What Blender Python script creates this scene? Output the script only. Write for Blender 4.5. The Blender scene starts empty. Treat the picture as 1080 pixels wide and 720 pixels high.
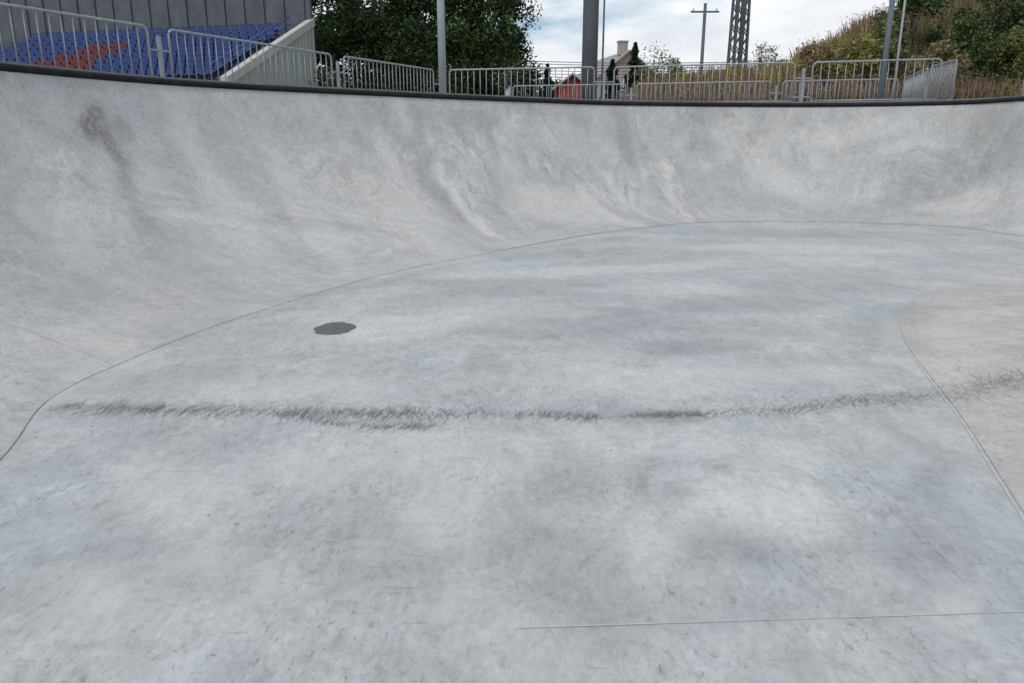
import bpy, bmesh, math, random
from mathutils import Vector, Matrix, noise
from mathutils.bvhtree import BVHTree
from mathutils.geometry import interpolate_bezier
R = math.radians
sc = bpy.context.scene
col = sc.collection
rnd = random.Random(7)

# ------------------------------------------------------------------ camera
EYE = Vector((0, 0, 1.55)); PITCH = math.atan(210/780); F = 780.0
ZR = 2.37                       # height of the rim and the ground round the bowl
cd = bpy.data.cameras.new('camera'); cam = bpy.data.objects.new('camera', cd); col.objects.link(cam)
cam.location = EYE; cam.rotation_euler = (R(90)-PITCH, 0, 0)
cd.sensor_width = 36; cd.lens = F/1080*36; cd.clip_start = .05; cd.clip_end = 3000
sc.camera = cam
cp, sp = math.cos(PITCH), math.sin(PITCH)
def ray(px, py):
    u = 360-py
    return Vector((px-540, F*cp+u*sp, u*cp-F*sp))
def at_z(px, py, z):
    d = ray(px, py); return EYE + d*((z-EYE.z)/d.z)
def at_y(px, py, y):
    d = ray(px, py); return EYE + d*(y/d.y)

# ------------------------------------------------------------------ helpers
def tag(o, label=None, cat=None, group=None, kind=None):
    if label: o['label'] = label
    if cat: o['category'] = cat
    if group: o['group'] = group
    if kind: o['kind'] = kind
    return o
def empty(name, loc=(0,0,0), rz=0):
    o = bpy.data.objects.new(name, None); col.objects.link(o); o.location = loc; o.rotation_euler = (0,0,rz)
    o.empty_display_size = .2
    return o
class MB:
    def __init__(s): s.v=[]; s.f=[]; s.m=[]
    def add(s, vs, fs, mi=0):
        n=len(s.v); s.v += [tuple(v) for v in vs]; s.f += [tuple(i+n for i in f) for f in fs]; s.m += [mi]*len(fs)
    def box(s, c, size, rz=0, mi=0, M=None):
        hx,hy,hz=[a/2 for a in size]; vs=[]
        rot=Matrix.Rotation(rz,3,'Z') if M is None else M
        for x in(-hx,hx):
            for y in(-hy,hy):
                for z in(-hz,hz): vs.append(Vector(c)+rot@Vector((x,y,z)))
        s.add(vs,[(0,1,3,2),(4,6,7,5),(0,4,5,1),(2,3,7,6),(0,2,6,4),(1,5,7,3)],mi)
    def bar(s, a, b, w, h=None, mi=0):
        a=Vector(a); b=Vector(b); d=b-a; h=h or w
        z=d.normalized(); up=Vector((0,0,1)) if abs(z.z)<.95 else Vector((1,0,0))
        x=z.cross(up).normalized(); y=x.cross(z)
        M=Matrix((x,y,z)).transposed(); s.box((a+b)/2,(w,h,d.length),M=M,mi=mi)
    def tube(s, pts, r, n=8, closed=False, cap=True, mi=0):
        pts=[Vector(p) for p in pts]; N=len(pts); vs=[]; rs=r if isinstance(r,(list,tuple)) else [r]*N
        for i,p in enumerate(pts):
            if closed: t=pts[(i+1)%N]-pts[i-1]
            else: t=pts[min(i+1,N-1)]-pts[max(i-1,0)]
            t=t.normalized(); up=Vector((0,0,1)) if abs(t.z)<.9 else Vector((0,1,0))
            x=t.cross(up).normalized(); y=x.cross(t)
            for k in range(n):
                a=2*math.pi*k/n; vs.append(p+x*(rs[i]*math.cos(a))+y*(rs[i]*math.sin(a)))
        fs=[]
        for i in range(N if closed else N-1):
            j=(i+1)%N
            for k in range(n):
                l=(k+1)%n; fs.append((i*n+k,i*n+l,j*n+l,j*n+k))
        if cap and not closed: fs.append(tuple(range(n))[::-1]); fs.append(tuple((N-1)*n+k for k in range(n)))
        s.add(vs,fs,mi)
    def build(s, name, mats, parent=None, smooth=False, loc=None):
        me=bpy.data.meshes.new(name); me.from_pydata(s.v,[],s.f)
        if not isinstance(mats,(list,tuple)): mats=[mats]
        for m in mats: me.materials.append(m)
        if len(mats)>1: me.polygons.foreach_set('material_index', s.m)
        if smooth: me.polygons.foreach_set('use_smooth',[True]*len(me.polygons))
        me.update()
        o=bpy.data.objects.new(name,me); col.objects.link(o)
        if parent: o.parent=parent
        if loc is not None: o.location=loc
        return o
def catmull(pts, n, closed=True):
    pts=[Vector(p) for p in pts]; N=len(pts); out=[]
    for i in range(N if closed else N-1):
        g=lambda k: pts[k%N] if closed else pts[max(0,min(N-1,k))]
        p0,p1,p2,p3=g(i-1),g(i),g(i+1),g(i+2)
        for k in range(n):
            t=k/n; t2=t*t; t3=t2*t
            out.append(.5*((2*p1)+(-p0+p2)*t+(2*p0-5*p1+4*p2-p3)*t2+(-p0+3*p1-3*p2+p3)*t3))
    if not closed: out.append(pts[-1])
    return out

# ------------------------------------------------------------------ materials
def newmat(name):
    m=bpy.data.materials.new(name); m.use_nodes=True; nt=m.node_tree
    return m, nt, nt.nodes['Principled BSDF']
def nd(nt, t, **k):
    n=nt.nodes.new(t)
    for a,b in k.items(): setattr(n,a,b)
    return n
def ramp(nt, src, stops):
    r=nd(nt,'ShaderNodeValToRGB'); el=r.color_ramp.elements
    while len(el)<len(stops): el.new(.5)
    for e,(p,c) in zip(el,stops):
        e.position=p; e.color=(c,c,c,1) if not isinstance(c,(tuple,list)) else (*c,1)
    nt.links.new(src,r.inputs[0]); return r.outputs[0]
def mixc(nt, fac, a, b, mode='MIX'):
    m=nd(nt,'ShaderNodeMix',data_type='RGBA',blend_type=mode)
    for s,v in((m.inputs[0],fac),(m.inputs[6],a),(m.inputs[7],b)):
        if isinstance(v,(int,float)): s.default_value=v
        elif isinstance(v,(tuple,list)): s.default_value=(*v,1)
        else: nt.links.new(v,s)
    return m.outputs[2]
def mth(nt, op, a, b=None, c=None, clamp=False):
    m=nd(nt,'ShaderNodeMath',operation=op,use_clamp=clamp)
    for i,v in enumerate((a,b,c)):
        if v is None: continue
        if isinstance(v,(int,float)): m.inputs[i].default_value=v
        else: nt.links.new(v,m.inputs[i])
    return m.outputs[0]
def noi(nt, vec, scale, det=4, rough=.55, dist=0, sxyz=None, rot=None, off=None):
    if sxyz or rot or off:
        mp=nd(nt,'ShaderNodeMapping'); nt.links.new(vec,mp.inputs[0])
        if sxyz: mp.inputs['Scale'].default_value=sxyz
        if rot: mp.inputs['Rotation'].default_value=rot
        if off: mp.inputs['Location'].default_value=off
        vec=mp.outputs[0]
    n=nd(nt,'ShaderNodeTexNoise'); nt.links.new(vec,n.inputs['Vector'])
    n.inputs['Scale'].default_value=scale; n.inputs['Detail'].default_value=det
    n.inputs['Roughness'].default_value=rough; n.inputs['Distortion'].default_value=dist
    return n.outputs['Fac']

def concrete(name, base, blue, warm, streak_scale, streak_rot, gr=(1,1,1)):
    m,nt,b=newmat(name); L=nt.links
    geo=nd(nt,'ShaderNodeNewGeometry').outputs['Position']
    fl=nd(nt,'ShaderNodeAttribute',attribute_name='flow').outputs['Vector']
    st=nd(nt,'ShaderNodeAttribute',attribute_name='stain_shading')
    sep=nd(nt,'ShaderNodeSeparateColor'); L.new(st.outputs['Color'],sep.inputs[0])
    # large tint drift between cool and warm cement
    n1=noi(nt,geo,.55,5,.55,.6)
    c=mixc(nt,ramp(nt,n1,[(.36,0),(.64,1)]),blue,warm)
    # cloudy mottling
    n2=noi(nt,geo,1.7,7,.62,.5,off=(3,7,1))
    c=mixc(nt,1,c,ramp(nt,n2,[(.36,.90),(.5,1.0),(.64,1.055)]),'MULTIPLY')
    # trowel sweeps following the wall/floor flow
    n3=noi(nt,fl,2.2,6,.6,1.4,sxyz=streak_scale,rot=streak_rot)
    c=mixc(nt,1,c,ramp(nt,n3,[(.3,.90),(.5,1.0),(.7,1.06)]),'MULTIPLY')
    n3b=noi(nt,fl,9,6,.7,1.0,sxyz=streak_scale,rot=streak_rot,off=(5,2,0))
    c=mixc(nt,1,c,ramp(nt,n3b,[(.25,.93),(.5,1.0),(.75,1.05)]),'MULTIPLY')
    # circular power-float arcs
    warpn=nd(nt,'ShaderNodeTexNoise'); L.new(geo,warpn.inputs['Vector']); warpn.inputs['Scale'].default_value=1.1; warpn.inputs['Detail'].default_value=3
    wv=nd(nt,'ShaderNodeVectorMath',operation='MULTIPLY_ADD'); L.new(warpn.outputs['Color'],wv.inputs[0]); wv.inputs[1].default_value=(.5,.5,.5); L.new(geo,wv.inputs[2])
    vo=nd(nt,'ShaderNodeTexVoronoi'); L.new(wv.outputs[0],vo.inputs['Vector']); vo.inputs['Scale'].default_value=.75
    rings=noi(nt,mth(nt,'MULTIPLY',vo.outputs['Distance'],26),1,3,.6)
    ringm=noi(nt,geo,.9,3,.5,0,off=(11,3,5))
    rf=mth(nt,'MULTIPLY',ramp(nt,ringm,[(.45,0),(.62,1)]),.5)
    c=mixc(nt,rf,c,mixc(nt,1,c,ramp(nt,rings,[(.3,.84),(.7,1.12)]),'MULTIPLY'))
    # trowel arcs round the finisher's kneeling spots
    sw=nd(nt,'ShaderNodeAttribute',attribute_name='swirl').outputs['Vector']
    sxy=nd(nt,'ShaderNodeSeparateXYZ'); L.new(sw,sxy.inputs[0])
    ww=noi(nt,geo,2.4,4,.6)
    rad=mth(nt,'SQRT',mth(nt,'ADD',mth(nt,'POWER',sxy.outputs[0],2),mth(nt,'POWER',sxy.outputs[1],2)))
    an=mth(nt,'ARCTAN2',sxy.outputs[1],sxy.outputs[0])
    cv=nd(nt,'ShaderNodeCombineXYZ'); L.new(mth(nt,'ADD',mth(nt,'MULTIPLY',rad,6.0),mth(nt,'MULTIPLY',ww,3.6)),cv.inputs[0]); L.new(mth(nt,'MULTIPLY',mth(nt,'COSINE',an),.6),cv.inputs[1]); L.new(mth(nt,'MULTIPLY',mth(nt,'SINE',an),.6),cv.inputs[2])
    arc_=noi(nt,cv.outputs[0],1.0,6,.62,.2)
    c=mixc(nt,sxy.outputs[2],c,mixc(nt,1,c,ramp(nt,arc_,[(.36,.78),(.5,1.0),(.62,1.14)]),'MULTIPLY'))
    # crusty worn texture in patches
    cr=noi(nt,geo,15,8,.78,.9,sxyz=gr,rot=(0,0,.35)); crm=ramp(nt,noi(nt,geo,1.5,6,.65,.4,off=(8,1,3)),[(.42,.25),(.56,1)])
    c=mixc(nt,crm,c,mixc(nt,1,c,ramp(nt,cr,[(.34,.70),(.455,.96),(.55,1.02),(.66,1.13)]),'MULTIPLY'))
    cr2=noi(nt,geo,40,5,.8,.6,sxyz=gr,rot=(0,0,-.2),off=(1,1,1))
    c=mixc(nt,crm,c,mixc(nt,1,c,ramp(nt,cr2,[(.35,.50),(.42,.97),(.60,1.02),(.67,1.18)]),'MULTIPLY'))
    bl=noi(nt,geo,1.5,9,.7,1.0,sxyz=gr,off=(20,3,3))
    c=mixc(nt,ramp(nt,bl,[(.48,0),(.62,.42)]),c,(.318,.345,.352))
    # darker blotches, worn stains, painted valley and seam shading (their own place and shape)
    nb=noi(nt,geo,4.6,10,.76,.9,sxyz=gr,off=(1,9,4))
    nbs=noi(nt,fl,4.5,6,.65,.8,sxyz=streak_scale,rot=streak_rot,off=(2,2,2))
    brk=mth(nt,'ADD',mth(nt,'MULTIPLY',nb,.6),mth(nt,'MULTIPLY',nbs,.4))
    brk=mth(nt,'MULTIPLY',mth(nt,'SUBTRACT',brk,.5),3.6)
    def msk(out):
        s=mth(nt,'ADD',out,mth(nt,'MULTIPLY',brk,mth(nt,'MULTIPLY_ADD',out,.9,.0)))
        return mth(nt,'MAXIMUM',mth(nt,'MINIMUM',s,1),0)
    c=mixc(nt,mth(nt,'MULTIPLY',msk(sep.outputs[0]),.60),c,tuple(x*.58 for x in blue))
    bs=noi(nt,geo,11,8,.78,1.2,sxyz=(1,1,.7),off=(6,6,1))
    bm=mth(nt,'MULTIPLY',msk(sep.outputs[1]),ramp(nt,bs,[(.40,.3),(.53,1)]))
    c=mixc(nt,mth(nt,'MULTIPLY',bm,.92),c,(.155,.148,.135))
    c=mixc(nt,mth(nt,'MULTIPLY',msk(sep.outputs[2]),.68),c,tuple(min(1,x*1.28) for x in warm))
    # fine scratches
    for (rz,scl,th) in ((.5,38,.70),(-.4,46,.72),(1.2,33,.715)):
        s1=noi(nt,geo,1,2,.5,.3,sxyz=(scl*.14,scl,scl*.5),rot=(0,0,rz))
        s1=ramp(nt,s1,[(th-.04,0),(th,1)])
        gm=ramp(nt,noi(nt,geo,1.3,3,.6,0,off=(rz*9,2,0)),[(.48,0),(.6,1)])
        c=mixc(nt,mth(nt,'MULTIPLY',mth(nt,'MULTIPLY',s1,gm),.35),c,tuple(x*.5 for x in blue))
    # grain and pin holes
    g1=noi(nt,geo,38,5,.75,0,sxyz=gr)
    c=mixc(nt,1,c,ramp(nt,g1,[(.3,.87),(.5,1.0),(.7,1.09)]),'MULTIPLY')
    g2=noi(nt,geo,9,7,.74,.9,sxyz=gr,off=(4,4,4))
    c=mixc(nt,1,c,ramp(nt,g2,[(.36,.89),(.5,1.0),(.64,1.06)]),'MULTIPLY')
    v2=nd(nt,'ShaderNodeTexVoronoi'); L.new(geo,v2.inputs['Vector']); v2.inputs['Scale'].default_value=2.6
    c=mixc(nt,ramp(nt,v2.outputs['Distance'],[(.016,.65),(.028,0)]),c,(.07,.07,.07))
    vm=nd(nt,'ShaderNodeVectorMath',operation='SCALE'); L.new(c,vm.inputs[0]); vm.inputs[3].default_value=base; c=vm.outputs[0]
    L.new(c,b.inputs['Base Color'])
    L.new(ramp(nt,n2,[(.3,.62),(.7,.78)]),b.inputs['Roughness'])
    b.inputs['Specular IOR Level'].default_value=.35
    bp=nd(nt,'ShaderNodeBump'); bp.inputs['Strength'].default_value=.35; bp.inputs['Distance'].default_value=.006
    L.new(mth(nt,'ADD',mth(nt,'MULTIPLY',g1,.35),mth(nt,'ADD',g2,n3b)),bp.inputs['Height']); L.new(bp.outputs[0],b.inputs['Normal'])
    return m
def plain(name, c, rough=.6, metal=0, var=.12, scale=4, spec=.4):
    m,nt,b=newmat(name)
    tc=nd(nt,'ShaderNodeTexCoord').outputs['Object']
    n=noi(nt,tc,scale,5,.6)
    nt.links.new(mixc(nt,1,tuple(c),ramp(nt,n,[(.3,1-var),(.7,1+var)]),'MULTIPLY'),b.inputs['Base Color'])
    b.inputs['Roughness'].default_value=rough; b.inputs['Metallic'].default_value=metal; b.inputs['Specular IOR Level'].default_value=spec
    return m
def leafmat(name, c, c2, trans=.25):
    m,nt,b=newmat(name)
    g=nd(nt,'ShaderNodeNewGeometry')
    r=nd(nt,'ShaderNodeValToRGB'); nt.links.new(g.outputs['Random Per Island'],r.inputs[0])
    r.color_ramp.elements[0].color=(*c,1); r.color_ramp.elements[1].color=(*c2,1)
    nt.links.new(r.outputs[0],b.inputs['Base Color']); b.inputs['Roughness'].default_value=.65
    b.inputs['Specular IOR Level'].default_value=.25
    tr=nd(nt,'ShaderNodeBsdfTranslucent'); nt.links.new(r.outputs[0],tr.inputs[0])
    mx=nd(nt,'ShaderNodeMixShader'); mx.inputs[0].default_value=trans
    nt.links.new(b.outputs[0],mx.inputs[1]); nt.links.new(tr.outputs[0],mx.inputs[2])
    nt.links.new(mx.outputs[0],nt.nodes['Material Output'].inputs[0])
    return m
BLUE=(.385,.412,.424); WARM=(.445,.447,.438)
M_floor=concrete('concrete_floor',1.04,BLUE,WARM,(.85,.8,1),(0,0,-.25),(1,.55,1))
M_wall=concrete('concrete_wall',1.06,(.385,.397,.40),(.435,.43,.42),(1.0,.38,1),(0,0,.5))
M_bank=concrete('concrete_bank',1.02,(.412,.402,.388),(.465,.445,.42),(.5,.9,1),(0,0,.3),(1,.6,1))
M_joint=plain('joint_dark',(.335,.338,.34),.8,0,.35,9)
M_jointl=plain('joint_pale',(.47,.475,.47),.85,0,.15,8)
M_patch=None
M_pipe=plain('coping_steel',(.012,.013,.016),.7,0,.6,5,.22)
M_strip=plain('edge_steel',(.20,.205,.215),.5,.3,.2,6)
M_galv=plain('galvanised',(.27,.295,.31),.5,.4,.16,5)
M_galvb=plain('galvanised_mast',(.30,.335,.355),.6,.3,.12,2)
M_scrape=plain('scrape',(.18,.185,.195),.7,0,.3,20)

# ------------------------------------------------------------------ the bowl
pairs=[  # (seam on the floor, rim): pixel or world
 (('w',-4.5,-3.0),('w',-6.5,-6.0)),
 (('w',-2.6,-.6),('w',-6.6,-1.5)),
 (('w',-2.1,1.6),('w',-6.7,2.6)),
 (('p',0,485),('w',-6.6,5.2)),
 (('p',50,423),('w',-6.25,6.6)),
 (('p',125,384),('w',-5.95,7.9)),
 (('p',250,336),('p',0,71)),
 (('p',400,291),('p',200,88.5)),
 (('p',530,264),('p',410,99.5)),
 (('p',640,245),('p',560,106)),
 (('p',740,235),('p',668,109.5)),
 (('p',857,234),('p',855,111)),
 (('p',1000,239),('p',1010,108.5)),
 (('p',1080,249),('p',1120,102)),
 (('w',9.9,10.6),('w',12.6,12.0)),
 (('w',10.6,7),('w',13.6,7.5)),
 (('w',9.5,0),('w',12.5,-1.0)),
 (('w',5,-5),('w',6.8,-8)),
 (('w',0,-6),('w',0,-9)),
]
def P(e,z):
    if e[0]=='w': return Vector((e[1],e[2],z))
    return at_z(e[1],e[2],z)
NS=26
seam=catmull([P(a,0) for a,_ in pairs],NS); rim=catmull([P(b,ZR) for _,b in pairs],NS)
N=len(seam); AM=R(72)
def wallpt(u,v):
    i=int(math.floor(u))%N; j=(i+1)%N; t=u-math.floor(u)
    s=seam[i].lerp(seam[j],t); r=rim[i].lerp(rim[j],t)
    a=v*AM; h=math.sin(a)/math.sin(AM); z=(1-math.cos(a))/(1-math.cos(AM))
    p=s.lerp(r,h); p.z=.003+(ZR-.003)*z
    return p
NV=44
wv_=[];wf=[];wflow=[]; arc=0
for i in range(N+1):
    if i: arc+=(wallpt(i,.6)-wallpt(i-1,.6)).length
    for k in range(NV+1):
        p=wallpt(i%N if i<N else 0,k/NV); wv_.append(p); wflow.append((arc,k/NV*3.2,0))
for i in range(N):
    for k in range(NV):
        a=i*(NV+1)+k; wf.append((a,a+NV+1,a+NV+2,a+1))
# floor grid
fv=[];ff=[];gx0,gx1,gy0,gy1,gs=-6,12,-7,20,.11
nx=int((gx1-gx0)/gs)+1; ny=int((gy1-gy0)/gs)+1
for j in range(ny):
    for i in range(nx): fv.append(Vector((gx0+i*gs,gy0+j*gs,0)))
for j in range(ny-1):
    for i in range(nx-1):
        a=j*nx+i; ff.append((a,a+1,a+nx+1,a+nx))
# raised bank at the right (a nose that curves up out of the floor)
nose_px=[(1200,292),(1080,297),(1030,299),(985,306),(958,320),(950,338),(955,360),(968,380),(990,407),(1020,447),(1050,493),(1080,540),(1140,640)]
nose=catmull([at_z(x,y,0) for x,y in nose_px],10,closed=False)
nose=[nose[0]+Vector((4,.3,0))]+nose+[Vector((2.15,.9,0)),Vector((2.3,-2,0))]
bv=[];bf=[];BK=26; 
cen=[Vector((9.6,9.2,0)),Vector((9.3,-2.5,0))]
for i,p in enumerate(nose):
    t=i/(len(nose)-1); tgt=Vector((9.4, 7.6-8.5*t,0))
    dv=(tgt-p); D=dv.length; dv.normalize()
    for k in range(BK+1):
        d=(k/BK)**1.3*D; q=p+dv*d
        RR=4.6; dd=min(d,RR*.86); z=RR-math.sqrt(RR*RR-dd*dd)
        z=z*.62 if z<9 else z
        q.z=.003+z; bv.append(q)
for i in range(len(nose)-1):
    for k in range(BK):
        a=i*(BK+1)+k; bf.append((a,a+1,a+BK+2,a+BK+1))
allv=[*wv_,*fv,*bv]; o1=len(wv_); o2=o1+len(fv)
allf=[*wf,*[tuple(x+o1 for x in f) for f in ff],*[tuple(x+o2 for x in f) for f in bf]]
bvh=BVHTree.FromPolygons(allv,allf)
def hit(px,py):
    d=ray(px,py).normalized(); r=bvh.ray_cast(EYE,d,80)
    return r[0] if r[0] is not None else at_z(px,min(py,5000),0)
def drop(x,y):
    r=bvh.ray_cast(Vector((x,y,3.2)),Vector((0,0,-1)),10); return r[0].z if r[0] else 0

# stains, plus painted shade and light of the wall valley and seam: (cx,cy, ax,ay, bx,by, strength) in photograph pixels, turned into ellipses lying on the concrete
DK=[(560,352,110,2,0,6,.5),(780,322,110,-4,0,8,.6),(640,265,130,-8,0,5,.5),(900,300,70,6,0,8,.4),(390,170,40,60,10,-8,.35),(570,150,30,50,8,-6,.4),(900,225,90,0,0,6,.35),(140,225,28,46,9,-5,.6),(122,150,14,30,24,-4,.5),(165,275,26,30,8,-5,.45),(180,290,50,60,40,-20,.3),(245,165,45,60,22,-10,.33),(330,140,50,50,20,-8,.28),(410,122,45,10,-6,16,.4),
 (458,198,42,58,9,-6,.75),(440,135,20,30,14,-5,.4),(530,212,18,4,-3,24,.65),(500,126,30,6,-2,9,.6),(610,168,26,6,-4,26,.4),(560,235,40,4,0,10,.3),  # opens with the painted shadow in the wall valley
 (660,150,14,40,9,-3,.8),(690,190,16,36,8,-3,.5),(748,140,34,8,-6,30,.5),(770,175,22,8,-4,34,.4),(728,205,30,4,-4,20,.35),(975,196,62,-14,8,30,.75),
 (860,130,60,2,0,12,.3),(900,160,40,-6,4,20,.3),(1050,150,40,-4,2,40,.3),(820,215,60,0,0,10,.3),(30,220,25,40,30,-20,.3),(60,300,60,30,20,-20,.3),(210,330,80,-20,8,10,.2),
 (650,338,120,6,-6,14,.75),(745,364,75,0,-3,9,.85),(560,303,130,2,-4,10,.6),(850,246,130,2,0,5,.6),(700,270,90,-4,0,7,.4),(505,380,20,0,-6,20,.55),
 (860,300,90,-6,6,16,.45),(930,345,26,26,50,-14,.4),(800,345,60,4,0,8,.4),(470,310,60,-10,0,8,.4),(880,385,60,10,0,9,.3),(970,495,44,70,14,-6,.6),(935,450,60,40,14,-10,.35),(1000,575,30,60,50,-12,.5),
 (945,610,40,20,10,40,.6),(770,577,50,16,-10,14,.7),(592,500,40,26,-26,34,.55),(585,590,80,20,-20,50,.55),(640,640,120,4,0,30,.45),(690,505,30,8,-6,24,.4),
 (620,360,40,10,0,8,.3),(420,480,50,26,-16,24,.3),(400,560,60,36,-26,40,.4),(270,470,40,20,-20,30,.35),(130,560,60,20,-10,40,.3),(390,615,60,10,-4,22,.55),(300,560,26,20,-14,26,.35),
 (150,480,60,20,-10,22,.35),(60,610,60,10,-10,30,.3),(850,640,90,4,0,14,.35),(880,560,30,60,16,-6,.35),(210,395,60,-14,4,9,.35),(60,395,40,-20,10,10,.3),(330,376,60,0,0,7,.3),
 (130,431,80,2,0,8,.45),(240,434,60,2,0,8,.5),(360,438,90,3,0,7,.5),(420,449,50,0,0,4,.4),(530,437,90,1,0,6,.5),(690,438,60,1,0,7,.75),(810,434,50,-2,0,6,.4),(940,420,80,-8,0,9,.8),(200,354,70,-26,2,5,.4),(320,318,80,-25,2,4,.45),(450,287,70,-15,1,3,.4),(600,258,90,-12,0,3,.3),(1045,408,55,-12,3,14,.5)]  # the chain along the left seam is painted shade at the wall foot
BR=[(96,130,6,24,13,-2,1),(112,150,14,26,9,-3,.75),(124,178,16,26,7,-3,.55),(135,140,14,16,8,-3,.35),(700,440,42,1,0,6,.35),(60,130,40,12,-5,18,.15),(1040,150,60,0,0,30,.15),(985,195,40,-8,4,22,.2)]
LT=[(620,285,150,-6,0,6,.5),(820,262,140,2,0,5,.5),(560,330,90,2,0,6,.4),(540,190,10,60,14,-4,.4),(820,190,50,30,8,-14,.4),(900,140,60,-16,6,12,.4),(330,240,60,60,10,-10,.4),(200,150,40,60,14,-8,.35),(60,235,40,14,-8,16,.5),(250,230,40,50,20,-12,.35),(450,250,90,50,16,-12,.35),(478,200,50,64,2.5,-2,.8),(505,238,36,22,3,-2,.8),(655,205,70,50,2.5,-2,.6),(425,115,12,30,7,-3,.6),(640,225,40,20,5,-3,.8),(715,215,14,28,5,-2,.6),(1035,215,20,-14,8,5,.6),(590,220,50,14,-10,16,.5),(600,150,40,20,-14,14,.4),(765,150,16,10,-5,20,.35),(1000,215,40,-10,2,8,.5),  # thin slanted ones paint the light streak down the wall valley
 (300,410,120,4,-4,12,.5),(430,345,90,-6,-4,12,.6),(700,398,120,0,-6,16,.6),(810,530,80,14,-12,44,.8),(800,480,70,6,0,24,.5),(480,470,110,10,-6,24,.5),(180,520,90,24,-20,34,.5),(320,490,60,10,-20,30,.4),
 (480,530,50,20,-20,40,.4),(100,620,70,10,-10,30,.4),(530,640,60,8,-6,20,.35),(700,560,46,14,-14,34,.5),(860,400,60,-4,0,10,.5),(700,460,90,4,0,14,.45),(950,350,20,2,-3,12,.3),(1030,340,50,-10,6,20,.4),(700,305,110,2,0,6,.5),(880,275,80,4,0,5,.4),(1010,640,60,4,0,20,.4)]
def mk(lst):
    out=[]
    for cx,cy,ax,ay,bx,by,s in lst:
        c=hit(cx,cy); A=(hit(cx+ax*.5,cy+ay*.5)-c)*2; B=(hit(cx+bx*.5,cy+by*.5)-c)*2
        n=A.cross(B)
        if n.length<1e-6: continue
        n.normalize(); aa,ab,bb=A.dot(A),A.dot(B),B.dot(B); det=aa*bb-ab*ab
        if det<1e-9: continue
        out.append((c,A,B,n,aa,ab,bb,det,s,max(A.length,B.length)*1.5+.2))
    return out
chs=[mk(DK),mk(BR),mk(LT)]
def stain_shading(p):
    res=[]
    w=Vector((noise.noise(p*1.3),noise.noise(p*1.3+Vector((9,3,1))),0))*.22
    q=p+w
    for lst in chs:
        v=0
        for (c,A,B,n,aa,ab,bb,det,s,mr) in lst:
            d=q-c
            if d.length>mr: continue
            da,db=d.dot(A),d.dot(B); al=(da*bb-db*ab)/det; be=(db*aa-da*ab)/det
            r=al*al+be*be+(d.dot(n)/.9)**2
            if r<1.6:
                t=1-r/1.6; v=max(v,s*min(1,t*t*(3-2*t)*1.25))
        res.append(v)
    return res
SW=[(605,196,46,2,-2,32,1),(520,228,50,6,-4,30,.9),(470,190,70,26,-10,54,.8),(560,170,60,10,-4,60,.7),(690,215,60,10,-4,44,.7),(960,205,88,-6,2,40,.8),(750,165,58,6,-4,52,.8),(800,530,150,10,-10,84,.9),(360,190,60,30,-10,60,.6),
 (860,165,46,0,0,46,.5),(1060,160,50,-4,0,50,.6),(250,255,80,50,-20,60,.5),(150,510,130,10,-10,50,.5),(430,360,110,0,0,16,.5),(900,380,60,0,0,18,.5),(660,470,80,0,0,34,.6),(950,560,60,10,0,60,.5),(80,220,60,20,0,80,.5)]
SWL=[]
for cx,cy,ax,ay,bx,by,sg in SW:
    c=hit(cx,cy); A=(hit(cx+ax*.5,cy+ay*.5)-c)*2; B=(hit(cx+bx*.5,cy+by*.5)-c)*2
    SWL.append((c,A,B,sg,(A.length*B.length)**.5))
def swirl(p):
    best=(0,0,0)
    for c,A,B,sg,sc_ in SWL:
        d=p-c
        if d.length>max(A.length,B.length)*1.4+.3: continue
        a=d.dot(A)/A.dot(A); b_=d.dot(B)/B.dot(B); r=a*a+b_*b_+(d.dot(A.cross(B).normalized())/1.2)**2
        if r<1.3:
            m=1-r/1.3; m=m*m*(3-2*m)*sg*1.7; up=max(0,min(1,(.55-b_)/.8)); m*=up*up*(3-2*up); m*=min(1,r/.16)
            if m>best[2]: best=(a*sc_,b_*sc_,min(1,m))
    return best
def surface(name,v,f,flow,mat):
    me=bpy.data.meshes.new(name); me.from_pydata(v,[],f); me.materials.append(mat)
    me.polygons.foreach_set('use_smooth',[True]*len(me.polygons))
    a=me.attributes.new('flow','FLOAT_VECTOR','POINT'); a.data.foreach_set('vector',[c for x in flow for c in x])
    s=me.attributes.new('stain_shading','FLOAT_COLOR','POINT'); s.data.foreach_set('color',[c for x in v for c in (*stain_shading(x),1)])
    w=me.attributes.new('swirl','FLOAT_VECTOR','POINT'); w.data.foreach_set('vector',[c for x in v for c in swirl(x)])
    me.update(); o=bpy.data.objects.new(name,me); col.objects.link(o); o['kind']='structure'; return o
surface('bowl_wall',wv_,wf,wflow,M_wall)
surface('bowl_floor',fv,ff,[tuple(p) for p in fv],M_floor)
surface('bowl_bank',bv,bf,[tuple(p) for p in bv],M_bank)

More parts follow.
